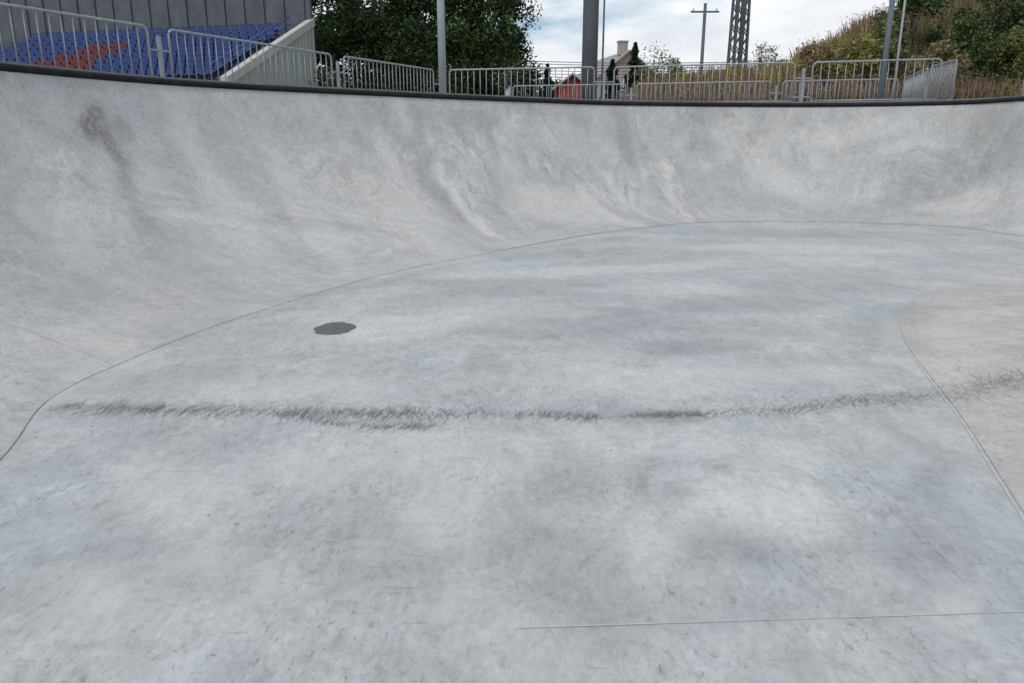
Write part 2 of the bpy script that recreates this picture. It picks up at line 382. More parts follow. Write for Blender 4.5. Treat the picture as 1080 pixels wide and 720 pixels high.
# joints cut in the concrete
def ribbon(pts,w,lift=.003,mb=None):
    pts=[Vector(p) for p in pts]; vs=[]; fs=[]
    for i,p in enumerate(pts):
        t=(pts[min(i+1,len(pts)-1)]-pts[max(i-1,0)]).normalized()
        h=bvh.find_nearest(p); n=h[1] if h[1] is not None else Vector((0,0,1))
        if n.dot(EYE-p)<0: n=-n
        q=h[0]+n*lift; s=t.cross(n).normalized()*w*.5*(.75+.5*noise.noise(p*9))
        vs+= [q-s,q+s]
    for i in range(len(pts)-1): fs.append((2*i,2*i+1,2*i+3,2*i+2))
    mb.add(vs,fs)
def joint(pts,w,mat,label,lift=.003):
    mb=MB(); ribbon(pts,w,lift,mb); o=mb.build('expansion_joint',mat); return tag(o,label,'joint','joints in the concrete')
def uof(k): return k*NS
k0=0
joint([wallpt(uof(3)-10+i*.5,0)+Vector((0,0,.004)) for i in range(int((NS*1.0+10)*2))],.005,M_joint,'dark narrow joint curving along the foot of the near left wall')
joint([wallpt(uof(5)+5+i*.5,0)+Vector((0,0,.004)) for i in range(int((NS*3.2)*2))],.02,M_wall,'faint pale raised joint at the foot of the left wall above the dark patch',.006) if False else None
joint([hit(-60+i*6,316+i*2.15+ (i/30)**2*4+1.2*noise.noise(Vector((i*.3,0,0)))) for i in range(31)],.005,M_joint,'thin diagonal joint across the lower near left wall')
joint([wallpt(uof(10),v/40) for v in range(0,40)],.013,M_joint,'curved joint climbing the far wall left of the straight one')
joint([wallpt(uof(11),v/40) for v in range(1,40)],.006,M_joint,'faint straight upright joint in the middle of the far wall')
joint([hit(1000+i*2,234-i*.9-(i/22)**2*9) for i in range(22)],.014,M_joint,'short slanting joint low on the far right wall')
joint([wallpt(uof(8)+i*.5,0)+Vector((0,0,.004)) for i in range(int(NS*5*2))],.018,M_joint,'thin dark joint along the foot of the far wall')
joint(nose[3:],.008,M_joint,'curved joint round the nose of the right hand bank')
joint([p+Vector((-.03,-.02,0)) for p in nose[70:]],.010,M_jointl,'pale chipped line beside the joint of the right hand bank')
joint([hit(x,661-(x-580)*.032) for x in range(548,1100,12)],.006,M_jointl,'pale hairline joint across the nearest floor at the bottom edge')

# scrape marks: short dark scratches left by boards
sv=MB(); scr=random.Random(3)
def strokes(poly,n,sy,ln,ang=58,aj=22,w=(.0022,.005)):
    pw=[hit(*p) for p in poly]; seg=[(pw[i+1]-pw[i]).length for i in range(len(pw)-1)]; T=sum(seg)
    for _ in range(n):
        t=scr.random()*T; i=0
        while i<len(seg)-1 and t>seg[i]: t-=seg[i]; i+=1
        c=pw[i].lerp(pw[i+1],min(1,t/seg[i]))
        if scr.random()>.66+1.1*noise.noise(Vector((c.x*5.3,c.y*4,4.4))): continue
        c=c+Vector((0,scr.gauss(0,sy),0)); l=ln*(.2+1.3*scr.random()**1.7)*.5; a=R(ang+scr.gauss(0,aj))
        d=Vector((math.cos(a),math.sin(a),0)); s=Vector((-d.y,d.x,0))*(w[0]+scr.random()*(w[1]-w[0]))*.5
        bend=s.normalized()*l*scr.uniform(-.07,.07)
        pts=[c-d*l,c+bend,c+d*l]; vs=[]
        for q,k in zip(pts,(.7,1,.6)):
            for sg in(-1,1):
                r=q+s*k*sg; vs.append((r.x,r.y,drop(r.x,r.y)+.0022))
        sv.add(vs,[(0,1,3,2),(2,3,5,4)])
T=(.0013,.0028)
strokes([(50,428),(110,431),(170,431)],300,.05,.12,76,24,T)
strokes([(150,432),(250,433),(330,437)],480,.045,.12,82,22,T)
strokes([(320,435),(400,436),(500,436)],480,.045,.13,84,20,T)
strokes([(315,440),(350,446),(400,450),(460,449)],230,.018,.10,70,22,T)
strokes([(490,435),(550,437),(630,439)],340,.030,.12,80,20,T)
strokes([(625,440),(680,438),(740,436)],480,.024,.08,65,30,T)
strokes([(740,436),(790,434),(850,430)],220,.045,.10,70,28,T)
strokes([(850,430),(910,421),(1000,417)],360,.055,.11,62,35,T)
strokes([(1000,414),(1040,405),(1090,396)],330,.10,.12,45,28,T)
strokes([(5,430),(55,428)],60,.05,.10,20,30,T)
strokes([(60,423),(300,427),(480,430),(1000,420)],500,.08,.07,60,30,(.0009,.002))
strokes([(60,438),(300,441),(480,444),(620,443)],260,.07,.06,70,30,(.0009,.002))
strokes([(870,560),(940,540),(1010,600)],160,.3,.05,115,30,(.0006,.0014))
strokes([(740,640),(900,600),(1010,640)],110,.25,.04,70,40,(.0006,.0014))
strokes([(120,560),(500,540),(800,600)],160,.4,.04,60,40,(.0006,.0014))
o=sv.build('scrape_marks',M_scrape); tag(o,'long band of short dark board scratches crossing the middle of the bowl floor','scratches',kind='stuff')

# dark round patch in the floor
m,nt,b=newmat('patch'); geo=nd(nt,'ShaderNodeNewGeometry').outputs['Position']
nt.links.new(ramp(nt,noi(nt,geo,14,6,.7),[(.35,(.065,.068,.07)),(.6,(.12,.123,.125))]),b.inputs['Base Color']); b.inputs['Roughness'].default_value=.75
pc=at_z(353,346.5,0); pv=[]; n=110
for k in range(n):
    a=2*math.pi*k/n; rr=1+.13*noise.noise(Vector((math.cos(a)*1.6,math.sin(a)*1.6,2)))+.07*noise.noise(Vector((math.cos(a)*4,math.sin(a)*4,5)))+.035*noise.noise(Vector((math.cos(a)*11,math.sin(a)*11,7)))
    pv.append((.172*rr*math.cos(a),.215*rr*math.sin(a)))
mb=MB(); vs=[(x*1.0,y*1.0,.001) for x,y in pv]+[(x*.975,y*.975,.006) for x,y in pv]+[(0,0,.007)]
mb.add(vs,[(k,(k+1)%n,n+(k+1)%n,n+k) for k in range(n)]+[(n+k,n+(k+1)%n,2*n) for k in range(n)])
tag(mb.build('floor_patch',m,loc=pc),'dark grey ragged-edged round patch set in the pale bowl floor','patch')

# coping round the rim
e=empty('coping',(rim[NS*9].x,rim[NS*9].y,ZR)); tag(e,'long dark steel pipe coping running along the top edge of the bowl','coping')
off=-Vector(e.location)
def outn(i):
    t=(rim[(i+1)%N]-rim[i-1]); t.z=0; t.normalize(); n=Vector((-t.y,t.x,0))
    c=(rim[i]-seam[i]); c.z=0
    return n if n.dot(c)>0 else -n
mb=MB(); mb.tube([rim[i]+off+Vector((0,0,.0)) for i in range(N)],.048,10,closed=True); mb.build('pipe',M_pipe,e,smooth=True)
mb=MB(); vs=[];fs=[]
for i in range(N):
    q=rim[i]+off; nn=outn(i)
    vs+=[q+nn*.03+Vector((0,0,.0)),q+nn*.03+Vector((0,0,.072)),q+nn*.12+Vector((0,0,.078)),q+nn*.12+Vector((0,0,.0))]
for i in range(N):
    j=(i+1)%N
    for k in range(3): fs.append((4*i+k,4*j+k,4*j+k+1,4*i+k+1))
mb.add(vs,fs); mb.build('edge_strip',M_strip,e)

# ------------------------------------------------------------------ ground around (one sheet to the horizon)
m_g,nt,b=newmat('ground'); geo=nd(nt,'ShaderNodeNewGeometry').outputs['Position']
ln=nd(nt,'ShaderNodeVectorMath',operation='LENGTH'); nt.links.new(geo,ln.inputs[0])
gcol=ramp(nt,noi(nt,geo,.4,7,.65),[(.35,(.06,.075,.03)),(.55,(.10,.09,.045)),(.7,(.15,.12,.08))])
dcol=ramp(nt,noi(nt,geo,1.2,7,.65),[(.3,(.30,.31,.32)),(.7,(.40,.41,.42))])
far=ramp(nt,mth(nt,'DIVIDE',ln.outputs['Value'],100),[(.275,0),(.285,1)])
nt.links.new(mixc(nt,far,dcol,gcol),b.inputs['Base Color']); b.inputs['Roughness'].default_value=.9
mb=MB(); vs=[];fs=[]; K=7
for i in range(N):
    p=rim[i]+outn(i)*.04
    a=math.atan2(p.y-5,p.x-2)
    for k in range(K):
        if k==0: q=Vector((p.x,p.y,ZR+.02))
        else:
            rr=[0,1.5,5,12,40,150,1200][k]; q=Vector((p.x+math.cos(a)*rr,p.y+math.sin(a)*rr,ZR+.02))
        vs.append(q)
for i in range(N):
    j=(i+1)%N
    for k in range(K-1): fs.append((i*K+k,j*K+k,j*K+k+1,i*K+k+1))
mb.add(vs,fs); mb.build('ground',m_g)['kind']='structure'

# ------------------------------------------------------------------ fences
ZT=3.42
GZ=ZR+.02
def panel(parent,a,b,zb,zt,nb,rr=.10,r=.021,rb=.0105):
    """rounded tube frame with its bars; a,b world points, local to the parent"""
    L=Vector(parent.location); a=Vector((a.x,a.y,0)); b=Vector((b.x,b.y,0)); d=b-a; ln=d.length; d.normalize()
    def pt(s,z): q=a+d*s; q.z=z; return q-L
    pts=[pt(0,zb-.12)]
    pts.append(pt(0,zt-rr))
    for k in range(1,7):
        t=k/6*math.pi/2; pts.append(pt(rr-rr*math.cos(t),zt-rr+rr*math.sin(t)))
    for k in range(0,6):
        t=k/6*math.pi/2; pts.append(pt(ln-rr+rr*math.sin(t),zt-rr+rr*math.cos(t)))
    pts.append(pt(ln,zt-rr)); pts.append(pt(ln,zb-.12))
    mb=MB(); mb.tube(pts,r,8); mb.tube([pt(0,zb),pt(ln,zb)],r*.85,8)
    fr=mb.build('panel_frame',M_galv,parent,smooth=True)
    src=None
    for k in range(1,nb):
        s=ln*k/nb
        if src is None:
            m2=MB(); m2.tube([(0,0,zb),(0,0,zt)],rb,6); src=m2.build('bar',M_galv,fr,smooth=True); q=src
        else:
            q=src.copy(); col.objects.link(q); q.parent=fr
        p=pt(s,0); q.location=(p.x,p.y,-L.z)
    return fr
def post(parent,p,zt,w=.065,links=()):
    L=Vector(parent.location); mb=MB()
    mb.box((p.x-L.x,p.y-L.y,(GZ+zt)/2-L.z),(w,w,zt-GZ)); mb.box((p.x-L.x,p.y-L.y,GZ+.006-L.z),(w*2.3,w*2.3,.012))
    mb.box((p.x-L.x,p.y-L.y,zt+.006-L.z),(w*1.1,w*1.1,.01))
    for q in links:
        for z in (zt-.22,zt-.66):
            mb.bar((p.x-L.x,p.y-L.y,z-L.z),(q.x-L.x,q.y-L.y,z-L.z),.028,.028)
    return mb.build('post',M_galv,parent)
def fence(name,label,runs,group='metal barrier fences beyond the rim',zt=ZT,zb=GZ+.14,ends=(True,True)):
    a0=runs[0][0]; e=empty(name,(a0.x,a0.y,GZ)); tag(e,label,'fence',group)
    for i,(a,b,nb) in enumerate(runs):
        panel(e,a,b,zb,zt,nb)
        if i+1<len(runs):
            c=runs[i+1][0]; post(e,(b+c)/2,zt-.14,links=(b,c))
    return e
Z=lambda x,y:at_z(x,y,ZT)
# left diagonal run: line through two seen points, extended toward the camera's left
p1=Z(362,59.5); p2=Z(457,74); dr=(p1-p2).normalized()
q0=p1+dr*.42
gapL=q0+dr*4.2
fence('metal_fence','long galvanised fence panel in front of the grandstand, its end post beside the gate pair',[(q0+dr*9.6,gapL+dr*.42,27),(gapL,q0,25),(p1,p2,24)])
fence('metal_fence','straight galvanised fence panel between the lamp pole and the thick grey column',[(Z(474,74),Z(627,71),23),(Z(648,71),Z(839,66.3),25),(Z(858,66),Z(994,62.3),15)])['label']='long front galvanised fence of three panels right of the lamp pole'
tag(fence('metal_fence','',[(Z(1003,63)+Vector((.15,0,0)),Z(982,70.5),17),(Z(979,72),Z(954,83),24)]),'blue grey fence of two panels receding from the front right corner')
tag(fence('metal_fence','',[(Z(541,91),Z(660,89),26),(Z(672,88.7),Z(813,86),27),(Z(826,85.8),Z(948,83.6),26)]),'rear galvanised fence row parallel to the front one, lower in view, before the weedy bank')
tag(fence('metal_fence','',[(Z(538,91.2),Z(533,94.5),22)],zt=ZT-.02),'short end panel seen nearly edge on at the left end of the rear fence')
fr_=at_z(1077,104,GZ); fr_=Vector((at_y(1074,103,15.6).x+.12,15.6,0))
e=fence('metal_fence','',[(fr_+Vector((.1,0,0)),fr_+Vector((2.6,-1.2,0)),14)],zb=GZ+.16); tag(e,'fence panel cut by the right edge of the view with its thick post'); post(e,fr_,ZT-.05,.09)
# extra posts of the gate pair at left
pst=q0; 
lp=bpy.data.objects['metal_fence']; post(lp,p2+Vector((.22,.1,0)),ZT-.14,links=(p2,))

# ------------------------------------------------------------------ poles
def pole(name,label,cat,px,y,r,h,mat,taper=.8,base=True,group=None):
    p=at_y(px,100,y); e=empty(name,(p.x,p.y,GZ)); tag(e,label,cat,group)
    mb=MB(); mb.tube([(0,0,0),(0,0,h*.3),(0,0,h)],[r,r*(1-(1-taper)*.3),r*taper],16); mb.build('shaft',mat,e,smooth=True)
    if base:
        mb=MB(); mb.box((0,0,.015),(r*4,r*4,.03)); 
        for sx in(-1,1):
            for sy in(-1,1): mb.tube([(sx*r*1.5,sy*r*1.5,.0),(sx*r*1.5,sy*r*1.5,.08)],.015,6)
        mb.build('base_plate',mat,e)
    return e
e=pole('lamp_pole','tall light grey steel lamp pole just behind the rim, left of centre','pole',467,17.0,.085,6.5,M_galvb)
mb=MB(); mb.tube([(0,0,6.4),(0,-.5,6.75),(0,-1.2,6.85)],.035,8); mb.build('bracket_arm',M_galvb,e,smooth=True)
mb=MB(); mb.box((0,-1.45,6.85),(.24,.6,.09)); mb.box((0,-1.45,6.80),(.18,.5,.03)); mb.build('lamp_head',M_galvb,e)
M_col=plain('column_grey',(.075,.08,.088),.75,0,.15,2)
e=pole('floodlight_mast','thick dark grey column standing behind the front fence','column',621,27,.27,11,M_col,.95)
mb=MB(); mb.box((0,0,10.6),(1.8,.12,.1)); mb.build('crossarm',M_col,e)
M_dark=plain('pole_dark',(.09,.10,.115),.6,.2)
pole('thin_pole','thin dark pole beside the thick grey column','pole',634.5,34,.045,9,M_dark)
pole('thin_pole','dark blue grey pole behind the right hand fence panel','pole',929,22.0,.078,7,plain('pole_bluegrey',(.13,.16,.19),.6,.2))
pole('thin_pole','slim grey pole just left of the fence corner','pole',942,26.0,.04,7,M_galvb)
e=pole('utility_pole','tall dark wooden utility pole carrying the overhead wires','utility pole',738,62,.15,9.5,M_dark)
mb=MB(); mb.box((0,0,8.9),(2.2,.1,.12)); mb.build('crossarm',M_dark,e)
for sx in (-.9,0,.9):
    mb=MB(); mb.tube([(sx,0,8.96),(sx,0,9.15)],[.05,.04],8); mb.build('insulator',M_galvb,e)
# lattice mast
pp=at_y(768,100,66); 
for k,(px) in enumerate((768.5,774,781)):
    p=at_y(px,100,66+k); e=empty('lattice_mast',(p.x,p.y,GZ)); tag(e,['left one of three dark lattice masts on the skyline','middle one of three dark lattice masts on the skyline','right one of three dark lattice masts on the skyline'][k],'mast','lattice masts')
    mb=MB(); h=11; w=.32
    for sx in(-w,w):
        for sy in(-w,w): mb.bar((sx,sy,0),(sx*.5,sy*.5,h),.12)
    for i in range(14):
        z0=i*h/14; z1=(i+1)*h/14; s=1 if i%2 else -1; f0=1-.5*z0/h; f1=1-.5*z1/h
        for sy in(-w,w): mb.bar((-s*w*f0,sy*f0,z0),(s*w*f1,sy*f1,z1),.07)
    mb.build('lattice_frame',M_dark,e)
# overhead wires
for k,(ya,yb) in enumerate(((58,62),(61,64),(65,66),(69,69),(72.5,72),(75,76))):
    a=at_y(430,ya,70); b=at_y(900,yb,58); mid=[]
    for i in range(25):
        t=i/24; q=a.lerp(b,t); q.z-= .5*math.sin(math.pi*t); mid.append(q)
    mb=MB(); mb.tube(mid,.03,5); o=mb.build('overhead_wire',M_dark); tag(o,'%s overhead wire crossing the sky above the fences'%('topmost','second highest','third highest','third lowest','second lowest','lowest')[k],'wire','overhead wires')

# ------------------------------------------------------------------ grandstand
S0=Vector((-12.65,35,GZ)); Ld=Vector((-.97,.243,0)); Bd=Vector((.243,.97,0)); SL=21; RD,RH=.78,.335; NR=9
st=empty('grandstand',S0,0); tag(st,'concrete grandstand full of blue and red seats beyond the left fence','grandstand')
H0=1.72
def sp_(s,b,z): return Ld*s+Bd*b+Vector((0,0,z))
M_con=plain('stand_concrete',(.10,.11,.13),.85,0,.2,1.2)
M_cream=plain('stair_string',(.42,.43,.42),.7,0,.1,2)
m_c,nt,b=newmat('corrugated'); tc=nd(nt,'ShaderNodeTexCoord').outputs['Object']
nt.links.new(ramp(nt,noi(nt,tc,1,4,.6,0,(6,6,.4)),[(.3,(.27,.30,.29)),(.7,(.35,.38,.365))]),b.inputs['Base Color']); b.inputs['Roughness'].default_value=.5
for r in range(NR):
    pass
mb=MB()
for r in range(NR):
    zt=H0+r*RH; vs=[]
    for s in(.35,SL):
        for (bb,z) in((r*RD,0),(r*RD,zt),((r+1)*RD,zt),((r+1)*RD,0)): vs.append(sp_(s,bb,z))
    mb.add(vs,[(0,1,2,3),(7,6,5,4),(0,4,5,1),(1,5,6,2),(2,6,7,3)])
mb.build('tiers',M_con,st)
# corrugated end wall with real folds
mb=MB(); top=[];bot=[]; TB=NR*RD+1.0; n=int(TB/.09)
for i in range(n+1):
    bb=i*TB/n; s=.0 if (i//2)%2 else -.05; z=H0+.15+bb*RH/RD
    bot.append(sp_(s,bb,0)); top.append(sp_(s,bb,z))
mb.add(bot+top,[(i,i+1,n+2+i,n+1+i) for i in range(n)])
mb.build('end_wall',m_c,st)
mb=MB(); a=sp_(-.02,-.3,H0+.12); c=sp_(-.02,TB,H0+.27+TB*RH/RD)
vs=[]
for p in(a,c):
    for ds in(-.1,.28):
        for dz in(-.28,.12): vs.append(p+Ld*ds+Vector((0,0,dz)))
mb.add(vs,[(0,1,3,2),(4,6,7,5),(0,4,5,1),(2,3,7,6),(0,2,6,4),(1,5,7,3)]); mb.build('stringer',M_cream,st)
mb=MB(); vs=[]
for s in(.0,SL):
    for bb in(TB-.2,TB):
        for z in(0,H0+NR*RH+2.6): vs.append(sp_(s,bb,z))
mb.add(vs,[(0,1,3,2),(4,6,7,5),(0,4,5,1),(2,3,7,6),(0,2,6,4),(1,5,7,3)]); zb=H0+NR*RH
for i in range(18):
    s_=.3+i*1.2
    vs=[sp_(s_+a_,TB-.2-b_,z) for a_ in(0,.12) for b_ in(.002,.1) for z in(zb-.3,zb+2.55)]
    mb.add(vs,[(0,1,3,2),(4,6,7,5),(0,4,5,1),(2,3,7,6),(0,2,6,4),(1,5,7,3)])
mb.build('back_wall',M_con,st)
M_blue=plain('seat_blue',(.010,.038,.155),.4,0,.15,3); M_red=plain('seat_red',(.10,.014,.018),.4,0,.15,3); M_rail=plain('rail_blue',(.035,.10,.28),.4)
mb=MB()
for hz in(.42,.8): mb.tube([sp_(.75,-.2,H0+hz),sp_(.75,NR*RD,H0+hz+NR*RH)],.032,8)
for i in range(8):
    bb=-.2+i*1.25; mb.tube([sp_(.75,bb,H0+bb*RH/RD-.2),sp_(.75,bb,H0+.8+(bb+.2)*RH/RD)],.026,8)
mb.build('stair_railing',M_rail,st,smooth=True)
def seatmesh(name,mat):
    mb=MB(); prof=[(-.18,.36,.02),(-.21,.40,.0),(-.19,.425,0),(0,.40,0),(.14,.42,0),(.20,.50,0),(.235,.66,0),(.25,.80,0),(.245,.825,0)]
    vs=[]
    for s,(y,z,_) in [(s,p) for p in prof for s in (-1,-.6,0,.6,1)]:
        w=.21 if z<.7 else .19
        vs.append((s*w, y-.02*(1-abs(s))+( .0 if abs(s)<1 else -.02), z+(.03 if abs(s)==1 and z<.5 else 0)))
    n=len(prof); fs=[(i*5+k,i*5+k+1,(i+1)*5+k+1,(i+1)*5+k) for i in range(n-1) for k in range(4)]
    mb.add(vs,fs)
    vs2=[(x,y+.03,z-.03) for x,y,z in vs]; mb.add(vs2,[f[::-1] for f in fs])
    mb.box((0,.02,.30),(.06,.06,.2)); mb.box((0,.05,.2),(.3,.05,.05)); mb.box((-.1,.05,.1),(.04,.05,.2)); mb.box((.1,.05,.1),(.04,.05,.2))
    me_o=mb.build(name,mat); return me_o
ang=math.atan2(Bd.y,Bd.x)-math.pi/2
sb=seatmesh('stadium_seat',M_blue); sr=seatmesh('stadium_seat',M_red); sb_used=sr_used=False
for r in range(NR):
    for k in range(31):
        s=1.45+k*.52
        red = (1<=r<=5 and 13.5+(r*.3) <= k <= 22.5-(r*.7))
        src=sr if red else sb
        first = (red and not sr_used) or (not red and not sb_used)
        o=src if first else src.copy()
        if not first: col.objects.link(o)
        if red: sr_used=True
        else: sb_used=True
        o.location=S0+sp_(s,r*RD+.45,H0+r*RH); o.rotation_euler=(0,0,ang)
        if red: tag(o,'red plastic seat in the red block of the grandstand','seat','red grandstand seats')
        else: tag(o,'blue plastic seat in the rows of the grandstand','seat','blue grandstand seats')

# ------------------------------------------------------------------ vegetation
M_bark=plain('bark',(.09,.075,.06),.9,0,.3,6)
LG={'dark':leafmat('leaf_dark',(.010,.025,.010),(.04,.075,.022)),'mid':leafmat('leaf_mid',(.06,.10,.03),(.16,.22,.07)),
 'olive':leafmat('leaf_olive',(.15,.155,.055),(.33,.30,.12)),'rust':leafmat('leaf_rust',(.17,.10,.075),(.33,.21,.155)),
 'conifer':leafmat('leaf_conifer',(.008,.022,.012),(.025,.05,.025)),'white':leafmat('leaf_white',(.5,.5,.48),(.75,.75,.72)),
 'yellow':leafmat('leaf_yellow',(.28,.26,.07),(.48,.43,.13))}
def leaf(mb,c,s,rg,mi=0):
    d=Vector((rg.gauss(0,1),rg.gauss(0,1),rg.gauss(0,.7))).normalized(); t=d.cross(Vector((rg.gauss(0,1),rg.gauss(0,1),rg.gauss(0,1)))).normalized()
    w=s*.38; mb.add([c-d*s*.5,c+t*w*.5-d*s*.05,c+d*s*.5,c-t*w*.5+d*s*.05],[(0,1,2,3)],mi)
def tree(name,label,px,y,h,w,kind,seed,n=9000,leaf_s=.22,cat='tree',group=None,base=.15,zg=None,x=None,kind2=None):
    rg=random.Random(seed); X=at_y(px,100,y).x if x is None else x
    e=empty(name,(X,y,GZ if zg is None else zg)); tag(e,label,cat,group)
    clumps=[]
    for i in range(int(16+w*4)):
        t=rg.random(); a=rg.random()*6.283; rr=w*.5*math.sqrt(rg.random())*(math.sin(math.pi*min(1,.18+.8*t))**.6)
        clumps.append(Vector((rr*math.cos(a),rr*math.sin(a),h*(base+(1-base)*t*.93))))
    mb=MB(); r0=max(.05,h*.022)
    mb.tube([(0,0,-.3),(rg.uniform(-.1,.1),0,h*.25),(rg.uniform(-.2,.2),rg.uniform(-.2,.2),h*.55),(0,0,h*.85)],[r0*1.2,r0,r0*.6,r0*.15],8)
    for c in clumps[:14]:
        s=Vector((0,0,max(.1*h,c.z*.55))); mb.tube([s,s.lerp(c,.5)+Vector((0,0,.1*h*.3)),c],[r0*.35,r0*.25,r0*.08],5)
    mb.build('trunk',M_bark,e,smooth=True)
    mb=MB(); per=n//len(clumps)
    for c in clumps:
        cr=w*rg.uniform(.10,.21)+.1
        for _ in range(per):
            v=Vector((rg.gauss(0,1),rg.gauss(0,1),rg.gauss(0,.8)));v=v.normalized()*cr*(rg.random()**.4)*(1+.3*rg.gauss(0,1)*.5)
            leaf(mb,c+v,leaf_s*rg.uniform(.6,1.3),rg,1 if (kind2 and rg.random()<(.06 if kind2=='white' else .35)) else 0)
    mb.build('crown',[LG[kind],LG[kind2]] if kind2 else LG[kind],e)
    return e
def conifer(name,label,px,y,h,w,seed,kind='conifer',n=5000,zg=None):
    rg=random.Random(seed); X=at_y(px,100,y).x; e=empty(name,(X,y,GZ)); tag(e,label,'conifer','conifers by the houses')
    mb=MB(); mb.tube([(0,0,0),(0,0,h*.97)],[h*.02,.02],8); mb.build('trunk',M_bark,e)
    mb=MB()
    for _ in range(n):
        t=rg.random()**1.4; z=h*(.05+.95*t); lay=.75+.35*math.sin(z*8+rg.random()); a=rg.random()*6.283; lay*=.85+.5*noise.noise(Vector((math.cos(a)*2,z*1.1,seed+math.sin(a)*2))); rr=w*.5*((1-t)**.75)*lay*(rg.random()**.6)
        leaf(mb,Vector((rr*math.cos(a),rr*math.sin(a),z-rr*.25)),.28*rg.uniform(.6,1.2),rg)
    mb.build('crown',LG[kind],e); return e
TR='dark trees behind the left fence'
tree('broadleaf_tree','dark tree nearest the right end of the grandstand',350,50,9.5,5.5,'dark',1,14000,.3,group=TR)
tree('broadleaf_tree','tall dark tree behind the diagonal fence panel',398,46,10,6.5,'dark',2,16000,.3,group=TR,base=.05)
tree('broadleaf_tree','dark dense tree directly left of the lamp pole',445,48,9,6.5,'dark',3,16000,.3,group=TR,base=.05,kind2='mid')
tree('broadleaf_tree','dark green tree just right of the lamp pole',492,47,8.6,6,'dark',4,16000,.3,group=TR,base=.05,kind2='mid')
tree('broadleaf_tree','ragged edged tree at the right end of the dark row, against the sky',532,49,8.3,4.6,'dark',5,11000,.27,group=TR,base=.05)
tree('broadleaf_tree','low dark tree filling the gap behind the other dark trees',420,56,8.0,9,'dark',31,14000,.34,group=TR,base=.02)
tree('broadleaf_tree','low dark tree behind the one right of the lamp pole',505,57,7.5,8,'dark',32,14000,.34,group=TR,base=.02)
tree('flowering_shrub','shrub with white blossoms behind the gap between the left fence panels',347,30,2.2,1.5,'dark',6,900,.12,'shrub',kind2='white')
tree('flowering_shrub','shrub with white blossoms at the left end of the rear fence',537,32,2.6,1.2,'dark',7,700,.12,'shrub',kind2='white')
conifer('conifer_tree','small dark conifer seen between the front fence bars left of the red shed',577,55,4.4,2.6,8)
conifer('conifer_tree','tall dark conifer in front of the pale house',668,50,5.2,3.0,9,n=4200)
conifer('conifer_tree','low dark conifer right of the thick grey column',645,46,3.8,2.6,10)
conifer('conifer_tree','broad low conifer under the tall one',676,50,4.0,3.2,11)
tree('sapling','thin olive sapling behind the front fence right of the conifers',688,42,4.2,2.0,'olive',12,1200,.16,group='saplings',base=.2)
tree('sapling','thin green sapling at the foot of the weedy bank',703,40,3.4,2.2,'mid',13,1500,.16,group='saplings',base=.2)
tree('sapling','thin sapling with yellowing leaves at the left end of the bank',715,44,3.7,1.6,'olive',14,900,.16,group='saplings',base=.2)
tree('sapling','bare looking sapling next to the lattice masts',800,60,6.4,2.4,'olive',15,700,.2,group='saplings',base=.45)
tree('sapling','sparse sapling between the masts and the brown bushes',815,58,6.2,2.2,'mid',16,700,.2,group='saplings',base=.45)
tree('conifer_tree','dark bush beside the red shed',588,62,4.0,2.4,'dark',17,1500,.2,cat='bush')

# weedy embankment
def hz(x,y):
    rise=max(0,min(1,(y-29.5)/12)); rise=rise*rise*(3-2*rise)
    pts=[(3,0),(5.5,.4),(7.4,1.55),(9,1.85),(12,2.05),(14.4,2.3),(17,3.3),(20,4.8),(26,6.6),(60,8)]
    h=0
    for (a,ha),(b_,hb) in zip(pts,pts[1:]):
        if a<=x<b_: t=(x-a)/(b_-a); t=t*t*(3-2*t); h=ha+(hb-ha)*t
    k=1 if y<44 else max(0,1-(y-44)/40)
    return GZ-.05+h*rise*(.85+.15*k)+.18*noise.noise(Vector((x*.5,y*.5,0)))*rise
m_h,nt,b=newmat('hill_soil'); geo=nd(nt,'ShaderNodeNewGeometry').outputs['Position']
nt.links.new(ramp(nt,noi(nt,geo,.6,7,.7),[(.35,(.05,.06,.025)),(.47,(.14,.105,.06)),(.6,(.30,.21,.13))]),b.inputs['Base Color']); b.inputs['Roughness'].default_value=.95
mb=MB(); xs=[3+i*.6 for i in range(96)]; ys=[29+j*.7 for j in range(60)]
mb.add([(x,y,hz(x,y)) for y in ys for x in xs],[(j*96+i,j*96+i+1,(j+1)*96+i+1,(j+1)*96+i) for j in range(59) for i in range(95)])
mb.build('hillside',m_h,smooth=True)['kind']='structure'
rg=random.Random(21); mb=MB()
cols=['rust','olive','yellow','mid','dark']
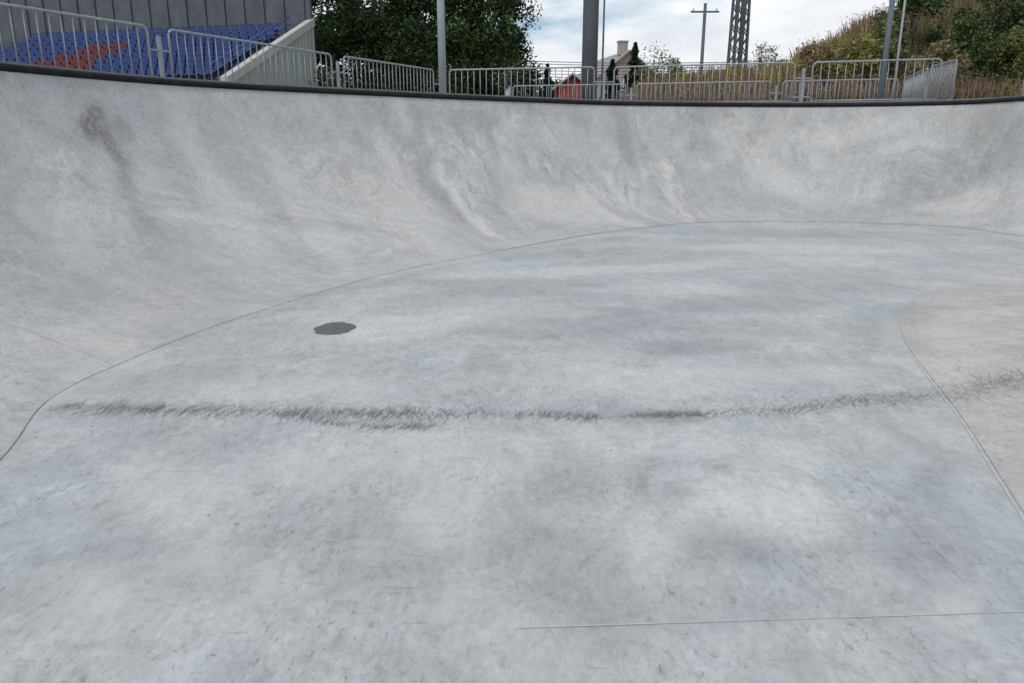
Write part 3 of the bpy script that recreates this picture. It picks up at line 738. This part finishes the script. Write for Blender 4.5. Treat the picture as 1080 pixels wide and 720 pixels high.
for _ in range(42000):
    y=29.8+rg.random()**1.3*16; x=5+rg.random()*(y*.72-3)
    q=Vector((x,y,hz(x,y))); nz=noise.noise(Vector((x*.32,y*.25,q.z*.5))); n2=noise.noise(Vector((x*1.1+5,y*.6,2)))
    px=540+780*x/(y*.9656)
    if 1008<px<1066 and GZ+.6<q.z<GZ+2.4 and rg.random()<.8: continue
    low=q.z<GZ+1.0
    if low: pal=(0,1,3,4,3,1) if n2>-.1 else (0,0,1,4,0)
    elif n2>.12 and px<850: pal=(2,2,1,3)
    elif px>930: pal=(3,3,1,1,3,0) if nz>-.15 else (0,1,3)
    elif nz>-.3 and px>815: pal=(1,3,1,2,1,0)
    elif nz>.05: pal=(1,3,0,2)
    else: pal=(0,0,0,1)
    mi=rg.choice(pal)
    h=rg.uniform(.35,1.0)*(1.2 if mi in(0,2) else .9)*(1.35 if px>830 else 1); lean=Vector((rg.gauss(0,.18),rg.gauss(0,.18),1))*h
    a=rg.random()*6.283; w=Vector((math.cos(a),math.sin(a),0))*rg.uniform(.02,.05)
    mb.add([q-w,q+w,q+lean*.6+w*.8,q+lean,q+lean*.6-w*.8],[(0,1,2,3,4)],mi)
    if rg.random()<.5:
        for t in (.5,.75,1): leaf(mb,q+lean*t+Vector((rg.gauss(0,.07),rg.gauss(0,.07),0)),.13,rg,mi)
o=mb.build('weeds',[LG[k] for k in cols]); tag(o,'tangle of dry brown and green weeds covering the embankment','weeds',kind='stuff')
# bushes on the bank, right
BU='bushes on the embankment'
for i,(px,y,h,w,k,k2,lab) in enumerate([
 (856,36,2.2,2.2,'rust','olive','rusty brown bush behind the post between two front panels'),
 (876,35,2.6,2.8,'olive','rust','wide olive bush on the bank left of the blue grey pole'),
 (900,34,2.9,2.2,'olive','yellow','yellow tinged bush on the bank above the front right panel'),
 (922,34,3.3,2.4,'mid','olive','green bush behind the blue grey pole'),
 (952,36,4.0,3.2,'dark','mid','dark green bush behind the receding fence'),
 (985,33,2.6,2.6,'olive','rust','olive bush behind the front right fence corner'),
 (1014,34,3.0,2.6,'mid','dark','leafy green bush right of the fence corner'),
 (1040,36,3.6,3.2,'dark','mid','dark leafy bush near the right edge of the view'),
 (1068,33.5,2.8,2.6,'mid','olive','green bush at the right edge behind the cut off fence panel'),
 (1096,36,4.0,3.2,'dark','mid','dark bush beyond the right edge of the weedy bank'),
 (1052,32,.9,1.6,'mid','olive','low green bush at the foot of the bank by the right edge')]):
    X=at_y(px,100,y).x
    tree('bush',lab,px,y,h,w,k,50+i,5200,.2,'bush',BU,base=.05,zg=hz(X,y)-.2,kind2=k2)

# ------------------------------------------------------------------ houses
M_plaster=plain('plaster',(.36,.315,.28),.85,0,.08,1); M_roof=plain('roof_tile',(.30,.27,.26),.8,0,.15,4); M_win=plain('window_glass',(.05,.06,.075),.15,0,.1,1); M_wht=plain('frame_white',(.7,.7,.7),.5)
M_red2=plain('shed_red',(.30,.065,.04),.7,0,.15,2); M_rf2=plain('shed_roof',(.42,.40,.39),.7,0,.1,2)
def house(name,label,px,y,wd,dp,hw,hr,mw,mr,rz,chim=True,wins=()):
    X=at_y(px,100,y).x; e=empty(name,(X,y,GZ),rz); tag(e,label,'house')
    mb=MB(); w=wd/2
    mb.add([(-w,0,0),(w,0,0),(w,0,hw),(0,0,hr),(-w,0,hw),(-w,dp,0),(w,dp,0),(w,dp,hw),(0,dp,hr),(-w,dp,hw)],[(0,1,2,3,4),(9,8,7,6,5),(1,6,7,2),(0,4,9,5)]); mb.build('wall',mw,e)
    mb=MB(); o=.35; sl=(hr-hw)/w
    for s in(-1,1):
        a=[(0,-o,hr+.03),(s*(w+o),-o,hw-sl*o+.03),(s*(w+o),dp+o,hw-sl*o+.03),(0,dp+o,hr+.03)]
        b2=[(x,yy,z+.15) for x,yy,z in a]; vs=a+b2
        mb.add(vs,[(0,1,2,3),(4,7,6,5),(0,4,5,1),(1,5,6,2),(2,6,7,3),(3,7,4,0)])
    rf=mb.build('roof',mr,e)
    if chim:
        mb=MB(); mb.box((-.3,1.2,hr+.4),(.9,.7,1.3)); mb.box((-.3,1.2,hr+1.08),(1.05,.85,.12)); mb.build('chimney',M_plaster,rf)
    for (x,z,ww,hh) in wins:
        mb=MB()
        for dx,dz,a,b3 in((0,hh/2,ww+.1,.08),(0,-hh/2,ww+.1,.08),(-ww/2,0,.08,hh),(ww/2,0,.08,hh),(0,0,.05,hh)): mb.box((x+dx,-.04,z+dz),(a,.08,b3))
        f=mb.build('window',M_wht,e); mb=MB(); mb.box((x,-.012,z),(ww,.02,hh)); mb.build('pane',M_win,f)
    return e
# gable apex near (655,59)
house('gabled_house','pale beige house with a chimney behind the dark conifers',662,80,10.5,11,3.9,8.0,M_plaster,M_roof,R(12),True,[(-2.2,2.2,1.1,1.4),(1.8,2.2,1.1,1.4),(0,4.9,1,1.2)])
house('garden_shed','small red shed with a pale roof left of the thick grey column',604,60,2.6,3.4,3.15,4.1,M_red2,M_rf2,R(-8),False,[(0,1.4,.7,.8)])
house('long_house','low white house with a pale roof seen between the fence bars',572,75,8,8,1.9,3.6,plain('white_wall',(.6,.6,.6),.8),M_rf2,R(0),False,[(-2,1.2,1,1),(1.5,1.2,1,1)])

# ------------------------------------------------------------------ light and sky
SUN_EL,SUN_AZ=R(52),R(215)       # azimuth measured clockwise from +Y
w=bpy.data.worlds.new('World'); sc.world=w; w.use_nodes=True; nt=w.node_tree; bg=nt.nodes['Background']
sky=nd(nt,'ShaderNodeTexSky'); sky.sky_type='NISHITA'; sky.sun_disc=False; sky.sun_elevation=SUN_EL; sky.sun_rotation=SUN_AZ; sky.air_density=1.0; sky.dust_density=.6
tc=nd(nt,'ShaderNodeTexCoord').outputs['Generated']
sx=nd(nt,'ShaderNodeSeparateXYZ'); nt.links.new(tc,sx.inputs[0])
cl=noi(nt,tc,3.2,8,.58,.3,sxyz=(1,1,3.0),off=(.6,.2,.1))
cf=ramp(nt,cl,[(.36,0),(.53,1)])
shade=ramp(nt,noi(nt,tc,5,6,.6,0,sxyz=(1,1,2.5)),[(.3,(7.2,7.5,8.0)),(.7,(10.5,10.7,11.0))])
# colour ramp clamps are avoided by scaling
shade=ramp(nt,noi(nt,tc,5,6,.6,0,sxyz=(1,1,2.5)),[(.3,(.66,.70,.76)),(.7,(.97,.985,1.0))])
sm=mixc(nt,1,shade,(10.0,10.0,10.0),'MULTIPLY')
nt.links.new(mixc(nt,cf,sky.outputs[0],sm),bg.inputs[0]); bg.inputs[1].default_value=.11
sd=bpy.data.lights.new('sun','SUN'); so=bpy.data.objects.new('sun',sd); col.objects.link(so)
sd.energy=1.5; sd.angle=R(14); sd.color=(1,.965,.92)
dirv=Vector((math.sin(SUN_AZ)*math.cos(SUN_EL),math.cos(SUN_AZ)*math.cos(SUN_EL),math.sin(SUN_EL)))
so.rotation_euler=dirv.to_track_quat('Z','Y').to_euler(); so.location=(0,0,30)
sc.render.engine='CYCLES'
vs_=sc.view_settings; vs_.view_transform='Standard'; vs_.look='None'; vs_.exposure=0; vs_.gamma=1
